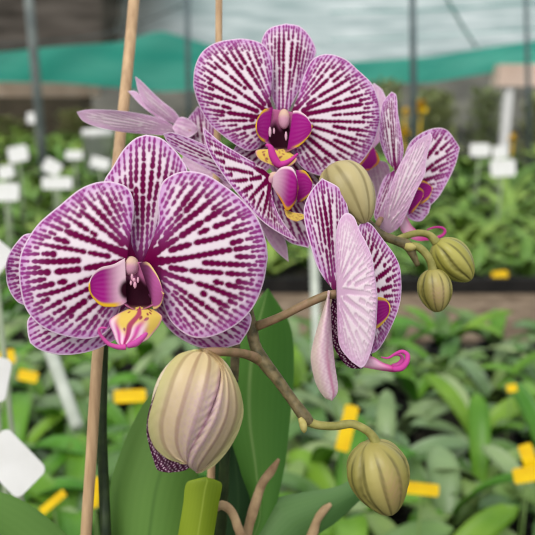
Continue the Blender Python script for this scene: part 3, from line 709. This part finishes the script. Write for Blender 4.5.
# ------------------------------------------------------------------ ground and beds
def box(x0, x1, y0, y1, z0, z1):
    V = np.array([(x, y, z) for z in (z0, z1) for y in (y0, y1) for x in (x0, x1)], float)
    return V, [(0, 2, 3, 1), (4, 5, 7, 6), (0, 1, 5, 4), (2, 6, 7, 3), (0, 4, 6, 2), (1, 3, 7, 5)]
M['soil'] = mat_noise('bed_soil', (34, 36, 28), (80, 76, 62), 45, 0.95, bump=0.8, c3=(110, 100, 86), dist=0.01)
M['path'] = mat_noise('path_earth', (92, 76, 60), (138, 120, 100), 14, 0.9, bump=0.5, c3=(166, 150, 128), dist=0.01)
V, Fc = box(-14, 14, -2, 24, -0.1, 0); g = link('ground', V, Fc, M['soil'], smooth=False); tag(g, kind='structure')
V, Fc = box(-0.2, 8, 1.98, 2.5, 0.0, 0.012); g = link('path', V, Fc, M['path'], smooth=False); tag(g, kind='structure')
V, Fc = box(-0.2, 8, 2.50, 2.54, 0.0, 0.07); g = link('bed_kerb', V, Fc, mat_noise('black_kerb', (16, 16, 16), (34, 32, 30), 20, 0.6), smooth=False); tag(g, kind='structure')

# ------------------------------------------------------------------ strap-leaved young orchids
def strap(az, ln, wd, rise, droop, twist=0.0, nt=12, nv=5, thick=0.0016):
    """one arching leaf from the origin"""
    t = np.linspace(0, 1, nt)
    ang = rise - droop * t ** 1.3
    dx = np.cos(ang) * ln / (nt - 1); dz = np.sin(ang) * ln / (nt - 1)
    x = np.r_[0, np.cumsum(dx[:-1])]; z = np.r_[0, np.cumsum(dz[:-1])]
    w = wd / 2 * (0.42 + 0.58 * np.sin(np.pi * np.clip(t * 0.62 + 0.02, 0, 1))) * np.sqrt(np.clip(1 - t ** 5, 0, 1)); w[-1] = wd * 0.04
    v = np.linspace(-1, 1, nv)
    X = np.repeat(x[:, None], nv, 1) - np.sin(ang)[:, None] * (np.abs(v) * w[:, None] * 0.3) * 1.0
    Z = np.repeat(z[:, None], nv, 1) + np.cos(ang)[:, None] * (np.abs(v) * w[:, None] * 0.32) + twist * v * w[:, None] * t[:, None]
    Y = v * w[:, None]
    c, s = math.cos(az), math.sin(az)
    G = np.stack([X * c - Y * s, X * s + Y * c, Z], -1)
    nrm = np.stack([-np.sin(ang) * c, -np.sin(ang) * s, np.cos(ang)], -1)[:, None, :]
    Bm = G - nrm * thick
    nn = nt * nv; idx = np.arange(nn).reshape(nt, nv)
    fa = np.stack([idx[:-1, :-1], idx[1:, :-1], idx[1:, 1:], idx[:-1, 1:]], -1).reshape(-1, 4)[:, ::-1]
    loop = np.r_[idx[0, :], idx[1:, -1], idx[-1, -2::-1], idx[-2:0:-1, 0]]; nx = np.r_[loop[1:], loop[:1]]
    fr = np.stack([loop, nx, nx + nn, loop + nn], 1)
    return np.vstack([G.reshape(-1, 3), Bm.reshape(-1, 3)]), [tuple(q) for q in np.vstack([fa, fa[:, ::-1] + nn, fr])]

R = random.Random(11)
ORDN = ['first', 'second', 'third', 'fourth', 'fifth', 'sixth', 'seventh', 'eighth', 'ninth', 'tenth', 'eleventh', 'twelfth', 'thirteenth', 'fourteenth', 'fifteenth']
PROTO = []
for k in range(5):
    parts = []
    n = R.choice([6, 7, 8]); a0 = R.random() * 6.28
    for i in range(n):
        az = a0 + i * 2.4 + R.uniform(-.3, .3); inner = i / n
        ln = R.uniform(.12, .175) * (1 - 0.15 * inner); wd = R.uniform(.030, .043)
        V, Fc = strap(az, ln, wd, R.uniform(.55, 1.0) + 0.35 * inner, R.uniform(.7, 1.7), R.uniform(-.3, .3))
        V[:, 2] += 0.045
        me = bpy.data.meshes.new('leaf'); me.from_pydata(V.tolist(), [], Fc)
        me.polygons.foreach_set('use_smooth', [True] * len(me.polygons)); me.update()
        me.materials.append(M[['seed', 'seed', 'seed2', 'seed2', 'seed3'][(k + (i == n - 1) * 2) % 5 if R.random() < .8 else 4]]); parts.append(me)
    V, Fc = lathe([(.026, 0), (.034, .05), (.036, .05), (.036, .056), (.032, .056), (.031, .046), (.001, .047)], (0, 0, 0), 20)
    pm = bpy.data.meshes.new('pot'); pm.from_pydata(V.tolist(), [], Fc); pm.materials.append(M['pot'])
    PROTO.append((parts, pm))

def young(x, y, k, rz, s, label, group=None):
    r = bpy.data.objects.new('young_orchid', None); COL.objects.link(r); r.location = (x, y, 0); r.rotation_euler = (0, 0, rz); r.scale = (s, s, s)
    tag(r, label, 'orchid plant', group)
    for me in PROTO[k][0]:
        o = bpy.data.objects.new('leaf', me); COL.objects.link(o); o.parent = r
    o = bpy.data.objects.new('pot', PROTO[k][1]); COL.objects.link(o); o.parent = r

rows = [0.80, 0.95, 1.10, 1.26, 1.42, 1.58, 1.75]
for ri, yy in enumerate(rows):
    half = 0.42 * (yy * 0.97 + 0.16) + 0.06
    n = int(2 * half / 0.135); xs = [-half + (i + 0.5) * 2 * half / n for i in range(n)]
    for i, x in enumerate(xs):
        young(x + R.uniform(-.025, .025), yy + R.uniform(-.03, .03), R.randrange(5), R.random() * 6.28, R.uniform(1.1, 1.42),
              'strap-leaved young orchid, %s from left in the %s row of the near bed' % (ORDN[i], ORDN[ri]), 'young orchids of the near bed')
# left side carries on without the path
k_ = 0
for ri, yy in enumerate((1.95, 2.15, 2.36)):
    xs = np.arange(-1.15 - .1 * ri, -0.28, 0.17)
    for i, x in enumerate(xs):
        young(x + R.uniform(-.03, .03), yy + R.uniform(-.03, .03), R.randrange(5), R.random() * 6.28, R.uniform(1.1, 1.4),
              'strap-leaved young orchid, %s from left in the %s row left of the path' % (ORDN[i], ORDN[ri]), 'young orchids left of the path')

# far bed: one mesh a plant, shared
FARM = []
for k in range(6):
    geo = []
    n = R.choice([9, 10, 11]); a0 = R.random() * 6.28
    for i in range(n):
        geo.append(strap(a0 + i * 2.4, R.uniform(.17, .27), R.uniform(.045, .065), R.uniform(.7, 1.25), R.uniform(.6, 1.6), R.uniform(-.3, .3), nt=8, nv=3))
    V, Fc = join_geo(geo)
    me = bpy.data.meshes.new('leafy_orchid'); me.from_pydata(V.tolist(), [], Fc)
    me.polygons.foreach_set('use_smooth', [True] * len(me.polygons)); me.update(); me.materials.append(M['far']); FARM.append(me)
y = 2.68; cnt = 0
while y < 11.5:
    half = 0.42 * y + 0.15; step = 0.20 + 0.05 * (y - 2.6)
    x = -half + R.random() * step
    while x < half:
        if y > 7.4 and x > 0.4: break
        s = R.uniform(.85, 1.2) * (1 + 0.09 * (y - 2.6))
        o = bpy.data.objects.new('leafy_orchid', FARM[R.randrange(6)]); COL.objects.link(o)
        o.location = (x + R.uniform(-.04, .04), y + R.uniform(-.05, .05), 0); o.rotation_euler = (0, 0, R.random() * 6.28); o.scale = (s, s, s * 0.95)
        tag(o, 'blurred leafy green orchid plant in the rows of the far bed', 'orchid plant', 'orchid plants in the far bed'); cnt += 1
        x += step
    y += 0.24 + 0.075 * (y - 2.6)
print('far plants', cnt)

# tall shrubs at the back
SHM = []
for k in range(3):
    geo = []
    for i in range(420):
        z = R.random() ** 0.8; az = R.random() * 6.28; rr = R.random() ** .5 * .42 * (1 - .4 * z)
        V, Fc = strap(R.random() * 6.28, R.uniform(.12, .22), R.uniform(.04, .07), R.uniform(-.2, 1.1), R.uniform(.2, 1.2), nt=5, nv=3)
        geo.append((V + np.array([rr * math.cos(az), rr * math.sin(az), -.05 + z * 1.0]), Fc))
    for i in range(5):
        a = R.random() * 6.28; geo.append(tube_geo(np.array([(0, 0, 0), (.1 * math.cos(a), .1 * math.sin(a), .4), (.2 * math.cos(a), .2 * math.sin(a), .85)]), [.015, .012, .008], 6))
    V, Fc = join_geo(geo); me = bpy.data.meshes.new('shrub'); me.from_pydata(V.tolist(), [], Fc); me.update(); me.materials.append(M['shrub']); SHM.append(me)
i = 0
spots = [(x, yy) for yy in (8.4, 9.4) for x in np.arange(0.7, 4.5, 0.74) if yy > 9 or x < 2.4] + [(x, 12.6) for x in np.arange(-6.0, 0.6, 1.2)]
for x, yy in spots:
    if True:
        o = bpy.data.objects.new('shrub', SHM[i % 3]); COL.objects.link(o); o.location = (x + R.uniform(-.1, .1), yy, 0); o.rotation_euler = (0, 0, R.random() * 6)
        hs = R.uniform(.82, .98) if x > 0.6 else R.uniform(.45, .6)
        wd_ = .70 if x > 0.6 else 1; o.scale = (wd_, wd_, hs); tag(o, 'blurred olive shrub in the hedge at the back of the shade house', 'shrub', 'shrubs along the back'); i += 1

# ------------------------------------------------------------------ tags
def gpt(px, py, d): return P(px, py, d)
def plate(w, h, th, r=0.18):
    pts = []
    rr = r * min(w, h)
    for cx, cz, a0 in ((w/2-rr, h/2-rr, 0), (-w/2+rr, h/2-rr, 90), (-w/2+rr, -h/2+rr, 180), (w/2-rr, -h/2+rr, 270)):
        for q in range(6):
            a = math.radians(a0 + q * 18); pts.append((cx + rr * math.cos(a), cz + rr * math.sin(a)))
    n = len(pts)
    V = [(x, -th/2, z) for x, z in pts] + [(x, th/2, z) for x, z in pts]
    Fc = [tuple(range(n)), tuple(range(n, 2 * n))[::-1]] + [(i, i + n, (i + 1) % n + n, (i + 1) % n) for i in range(n)]
    return np.array(V, float), Fc
def card(name, px, py, d, wpx, hpx, label, cat, mat, rot=0.0, tilt=0.25, group=None, stick=True, th=0.0012, yaw=0.0, stickm='stick'):
    c = P(px, py, d); w = wpx * d / F; h = hpx * d / F
    V, Fc = plate(w, h, th)
    cr, sr = math.cos(rot), math.sin(rot)
    V = np.stack([V[:, 0] * cr - V[:, 2] * sr, V[:, 1], V[:, 0] * sr + V[:, 2] * cr], 1)
    ct, st = math.cos(tilt), math.sin(tilt); V = np.stack([V[:, 0], V[:, 1] * ct + V[:, 2] * st, -V[:, 1] * st + V[:, 2] * ct], 1)
    cy, sy = math.cos(yaw), math.sin(yaw); V = np.stack([V[:, 0] * cy - V[:, 1] * sy, V[:, 0] * sy + V[:, 1] * cy, V[:, 2]], 1)
    o = link(name, V + c, Fc, mat, None, origin=c, smooth=False); tag(o, label, cat, group)
    if stick:
        sr_ = min(0.006, max(0.0018, .09 * w)) if stickm == 'stick' else 0.0013
        q = np.array([c + np.array([0, sr_ + 0.002, 0.0]), (c[0], c[1] + sr_ + 0.002, 0.0)])
        V, Fc = tube_geo(q, [sr_] * 2, 8); link('stick', V, Fc, M[stickm], o)
    return o
G1 = 'white plant labels on sticks'
card('plant_label', 57, 183, 2.6, 30, 12, 'widest white label on a stick at left, above the largest flower', 'plant label', M['whitetag'], group=G1)
card('plant_label', 4, 192, 2.4, 30, 18, 'white label on a stick cut by the left edge', 'plant label', M['whitetag'], group=G1)
card('plant_label', 6, 172, 3.0, 16, 13, 'small white label just above the one cut by the left edge', 'plant label', M['whitetag'], group=G1, rot=.2)
card('plant_label', 18, 154, 3.4, 20, 16, 'round-looking white label at far left, highest of the big ones there', 'plant label', M['whitetag'], group=G1, rot=.2)
card('plant_label', 52, 167, 3.2, 18, 14, 'tilted white label just above the widest one', 'plant label', M['whitetag'], rot=-.5, group=G1)
card('plant_label', 74, 155, 3.8, 17, 9, 'thin white label right of and above the tilted one', 'plant label', M['whitetag'], group=G1)
card('plant_label', 100, 163, 3.2, 19, 11, 'white label just left of the tan bamboo stake', 'plant label', M['whitetag'], rot=-.25, group=G1)
card('plant_label', 34, 118, 7.5, 14, 11, 'tiny far white label under the left pole', 'plant label', M['whitetag'], group=G1)
card('plant_label', 480, 150, 3.9, 20, 13, 'left white label of the three at right, on a tall stick', 'plant label', M['whitetag'], group=G1)
card('plant_label', 500, 152, 4.4, 15, 13, 'small white label in the middle of the three at right', 'plant label', M['whitetag'], rot=.2, group=G1)
card('plant_label', 503, 168, 3.4, 25, 17, 'largest white label of the three at right, lowest of them', 'plant label', M['whitetag'], rot=.05, group=G1)
G2 = 'white cards at the left edge'
card('plant_card', 12, 463, .52, 60, 42, 'large blank white card at the lower left edge, corner pointing right', 'plant card', M['whitetag'], rot=-.78, tilt=.3, group=G2)
card('plant_card', -9, 378, .60, 36, 44, 'white card at the left edge above the large one', 'plant card', M['whitetag'], rot=-.2, tilt=.2, group=G2)
card('plant_card', -8, 256, .62, 34, 34, 'white card at the left edge beside the largest flower', 'plant card', M['whitetag'], rot=-.7, tilt=.2, group=G2)
def tagstick(pts, label):
    o = ptube('tag_stick', pts, M['stick'], None, 20, 8); tag(o, label, 'stick', 'pale sticks in the beds')
M['stick'] = mat_noise('pale_grey_stick', (160, 166, 152), (190, 194, 182), 20, 0.5, bump=0.05)
tagstick([(48,345,1.25,13),(60,378,1.18,13),(78,428,1.10,13)], 'pale blurred stick leaning below the largest flower')
tagstick([(313,225,1.9,9),(315,290,1.75,9),(318,400,1.45,9)], 'pale upright stick behind the lower right flower')
YT = 'yellow plastic tags among the young orchids'
for px, py, dd, w, h, rot, lab in (
    (7, 357, 1.30, 16, 14, 0.2, 'yellow tag at the left edge above the white card'),
    (28, 376, 1.30, 20, 11, -.2, 'yellow tag beside the pale leaning stick'),
    (130, 396, 1.05, 32, 13, 0.05, 'bright yellow tag just left of the largest bud'),
    (53, 502, .88, 30, 8, .7, 'slanting yellow tag above the lower left leaf'),
    (93, 492, .84, 14, 30, -.1, 'yellow tag behind the foot of the tan stake'),
    (347, 428, .96, 14, 46, -.25, 'upright yellow tag behind the lower right bud stalk'),
    (422, 489, .92, 34, 12, -.1, 'yellow tag just right of the lowest bud'),
    (530, 474, .92, 34, 15, .15, 'lower yellow tag at the right edge'),
    (528, 456, .94, 14, 24, .3, 'upper yellow tag at the right edge'),
    (226, 520, .80, 18, 22, .1, 'yellow tag inside the short curled dry stalk'),
    (500, 276, 2.62, 16, 10, .1, 'orange-yellow tag at the edge of the far bed'),
    (512, 388, 1.25, 10, 8, .1, 'tiny yellow tag among the leaves at right')):
    card('plant_tag', px, py, dd, w, h, lab, 'plant tag', M['yellowtag'], rot, .35, YT, stick=True, stickm='seed')
# yellow blooms far back
for px, py, dd, r, lab in ((421, 107, 7.9, 9, 'bright yellow bloom by the dark pole at right'), (405, 112, 7.9, 5, 'faint yellow bloom just left of the bright one'), (404, 133, 7.8, 7, 'ochre bloom low beside the dark pole'), (513, 138, 7.6, 5, 'small yellow bloom above the labels at right')):
    c = P(px, py, dd); geo = []
    for i in range(22):
        V, Fc = strap(R.random() * 6.28, r * dd / F * 1.1, r * dd / F * .8, R.uniform(-.8, 1.3), R.uniform(0, 1), nt=5, nv=3); geo.append((V + c, Fc))
    geo.append(tube_geo(np.array([c, (c[0], c[1], 0)]), [.012, .015], 6))
    V, Fc = join_geo(geo); o = link('yellow_bloom', V, Fc, M['yellowtag']); tag(o, lab, 'flower', 'yellow blooms at the back')

# ------------------------------------------------------------------ shade house
def pole(px0, py0, px1, py1, d, wpx, label, mat):
    a = P(px0, py0, d); b = P(px1, py1, d)
    top = a + (a - b) * ((3.2 - a[2]) / (a[2] - b[2])); bot = b + (b - a) * (b[2] / (a[2] - b[2]))
    V, Fc = tube_geo(np.array([bot, top]), [wpx / 2 * d / F] * 2, 16)
    o = link('pole', V, Fc, mat); tag(o, label, 'pole', 'poles of the shade house')
mp = mat_noise('steel_pole', (92, 100, 100), (134, 140, 136), 6, 0.5); mpd = mat_noise('dark_steel_pole', (74, 88, 92), (100, 112, 114), 6, 0.5)
pole(29, 0, 40, 125, 6.0, 9, 'grey steel pole at upper left', mp)
pole(187, 0, 189, 120, 7.6, 5, 'thin dark pole left of the topmost flower', mpd)
pole(412.5, 0, 414, 130, 7.4, 6.5, 'dark steel pole right of the topmost flower', mpd)
pole(526, 0, 528, 90, 7.5, 4, 'thin pole near the right edge', mpd)

def surf(name, ctrl, d_of, mat, nx=60, ny=10, kind='structure', thick=0.01):
    """hanging sheet: ctrl = list of (px, ytop, ybottom)"""
    c = np.array(ctrl, float); x = np.linspace(c[0, 0], c[-1, 0], nx)
    yt = np.interp(x, c[:, 0], c[:, 1]); yb = np.interp(x, c[:, 0], c[:, 2])
    V = []
    for j in range(ny):
        w = j / (ny - 1); yy = yt * (1 - w) + yb * w
        dd = d_of(x, w) + 0.05 * np.sin(x * 0.07 + w * 4)
        V.append(P(x, yy, dd))
    V = np.array(V); B = V + np.array([0, thick, 0]); nn = nx * ny; idx = np.arange(nn).reshape(ny, nx)
    fa = np.stack([idx[:-1, :-1], idx[1:, :-1], idx[1:, 1:], idx[:-1, 1:]], -1).reshape(-1, 4)
    loop = np.r_[idx[0, :], idx[1:, -1], idx[-1, -2::-1], idx[-2:0:-1, 0]]; nx_ = np.r_[loop[1:], loop[:1]]
    fr = np.stack([loop, nx_, nx_ + nn, loop + nn], 1)
    o = link(name, V.reshape(-1, 3), fa, mat); return o

M['net'] = mat_noise('teal_netting', (60, 192, 172), (120, 222, 202), 1.2, 0.8, 0.75, 0.1, stretch=(0.5, 1, 4), detail=6)
M['plastic'] = mat_noise('roof_plastic', (160, 180, 178), (226, 234, 232), 1.6, 0.6, 0.75, 0.1, stretch=(0.5, 0.5, 5), detail=6)
M['greynet'] = mat_noise('grey_roof_net', (62, 57, 51), (112, 104, 96), 1.4, 0.8, 0.6, 0.1, stretch=(0.6, 0.6, 4), detail=6)
o = surf('netting', [(-60,52,84),(0,52,82),(60,46,83),(120,42,88),(160,30,92),(210,45,90),(270,60,88),(350,62,84),(430,57,83),(490,47,73),(540,40,62),(600,34,56)], lambda x, w: 8.2 + 0 * x, M['net'])
o.name = 'shade_netting'; tag(o, 'teal green shade netting hanging across the back', 'shade netting')
o = surf('roof', [(100,-140,56),(600,-140,66)], lambda x, w: 8.5 + 8.0 * w + 0 * x, M['plastic']); tag(o, kind='structure')
o = surf('roof', [(-160,-140,62),(60,-140,60),(128,-140,46),(175,-140,0)], lambda x, w: 8.3 + 7.9 * w + 0 * x, M['greynet']); tag(o, kind='structure'); o.name = 'roof_net'
# seams and wires
def wire(pts, mat, nm='trim_1'):
    o = ptube(nm, pts, mat, None, 30, 6); tag(o, kind='structure')
mw = mat_noise('dark_wire', (60, 70, 70), (84, 92, 92), 4, 0.6); mt = mat_noise('teal_seam', (70, 150, 140), (104, 180, 168), 4, 0.7)
wire([(-20,46,8.2,1.6),(40,42,8.2,1.6),(90,37,8.2,1.6),(135,25,8.2,1.6),(190,2,8.2,1.6)], mw, 'trim_1')
wire([(442,-10,8.2,3),(460,22,9.5,3),(476,47,12,2.6)], mt, 'trim_2')
wire([(330,12,8.4,1.2),(430,10,8.4,1.2),(540,2,8.4,1.2)], mt, 'trim_3')
wire([(330,40,8.3,1.0),(430,36,8.3,1.0),(540,28,8.3,1.0)], mt, 'trim_4')
V, Fc = box(-12, 12, 19.0, 19.2, 0, 1.5)
o = link('wall_back', V, Fc, mat_noise('back_wall', (100, 100, 94), (140, 138, 128), 1.0, 0.9, stretch=(1, 1, 3)), smooth=False); tag(o, kind='structure')
# shed at left, hut roof at right
def fbox(px0, px1, py0, py1, d, dep):
    a = P(px0, py0, d); b = P(px1, py1, d); return box(a[0], b[0], a[1], a[1] + dep, b[2], a[2])
V, Fc = fbox(-60, 86, 79, 97, 14.6, 1.2); sh = link('shed', V, Fc, mat_noise('tan_shed_roof', (206, 178, 152), (232, 208, 184), 2, 0.8), smooth=False); tag(sh, 'low shed with a tan roof strip at far left', 'shed')
a = P(-60, 97, 14.7); b = P(80, 97, 14.7); V, Fc = box(a[0], b[0], a[1], a[1] + 1, 0, a[2]); link('wall', V, Fc, mat_noise('brown_shed_wall', (84, 76, 62), (116, 104, 86), 2, 0.9), sh, smooth=False)
V, Fc = fbox(500, 580, 64, 86, 8.0, 0.3); hu = link('hut', V, Fc, mat_noise('pink_hut_roof', (206, 178, 160), (230, 206, 190), 2, 0.8), smooth=False); tag(hu, 'small hut with a pinkish roof at the right edge', 'hut')
for px in (510, 560):
    a = P(px, 86, 8.1); V, Fc = box(a[0] - .05, a[0] + .05, a[1], a[1] + .1, 0, a[2]); link('post', V, Fc, M['whitetag'], hu, smooth=False)
# white bin seen left of the stake
c = P(98, 137, 6.2); V, Fc = lathe([(.12, 0), (.14, c[2]), (.145, c[2]), (.145, c[2] + .06), (.13, c[2] + .07)], (c[0], c[1], 0), 24)
o = link('white_bucket', V, Fc, M['whitetag']); tag(o, 'pale bucket standing in the bed left of the tan stake', 'bucket')

# ------------------------------------------------------------------ light, world, camera
w = bpy.data.worlds.new('World'); SC.world = w; w.use_nodes = True; nt = w.node_tree; nt.nodes.clear()
out = nt.nodes.new('ShaderNodeOutputWorld'); bg = nt.nodes.new('ShaderNodeBackground')
bg.inputs['Color'].default_value = (0.93, 0.97, 1.0, 1); bg.inputs['Strength'].default_value = 0.9
nt.links.new(bg.outputs[0], out.inputs[0])
sl = bpy.data.lights.new('sun', 'SUN'); sl.energy = 2.0; sl.angle = math.radians(35); sl.color = (1, 0.97, 0.92)
so = bpy.data.objects.new('sun', sl); COL.objects.link(so); so.rotation_euler = (math.radians(40), 0, math.radians(-30))
cam = bpy.data.cameras.new('camera'); co = bpy.data.objects.new('camera', cam); COL.objects.link(co)
cam.sensor_width = 36; cam.lens = F * 36 / 535; cam.clip_start = 0.01; cam.clip_end = 200
co.location = Vector(CAM); co.rotation_euler = (math.pi / 2 - PITCH, 0, 0)
cam.dof.use_dof = True; cam.dof.focus_distance = 0.318; cam.dof.aperture_fstop = cam.lens / 4.6
SC.camera = co
SC.cycles.filter_width = 1.1
SC.view_settings.view_transform = 'Standard'; SC.view_settings.look = 'None'; SC.view_settings.exposure = 0.1; SC.view_settings.gamma = 1; SC.view_settings.use_curve_mapping = False
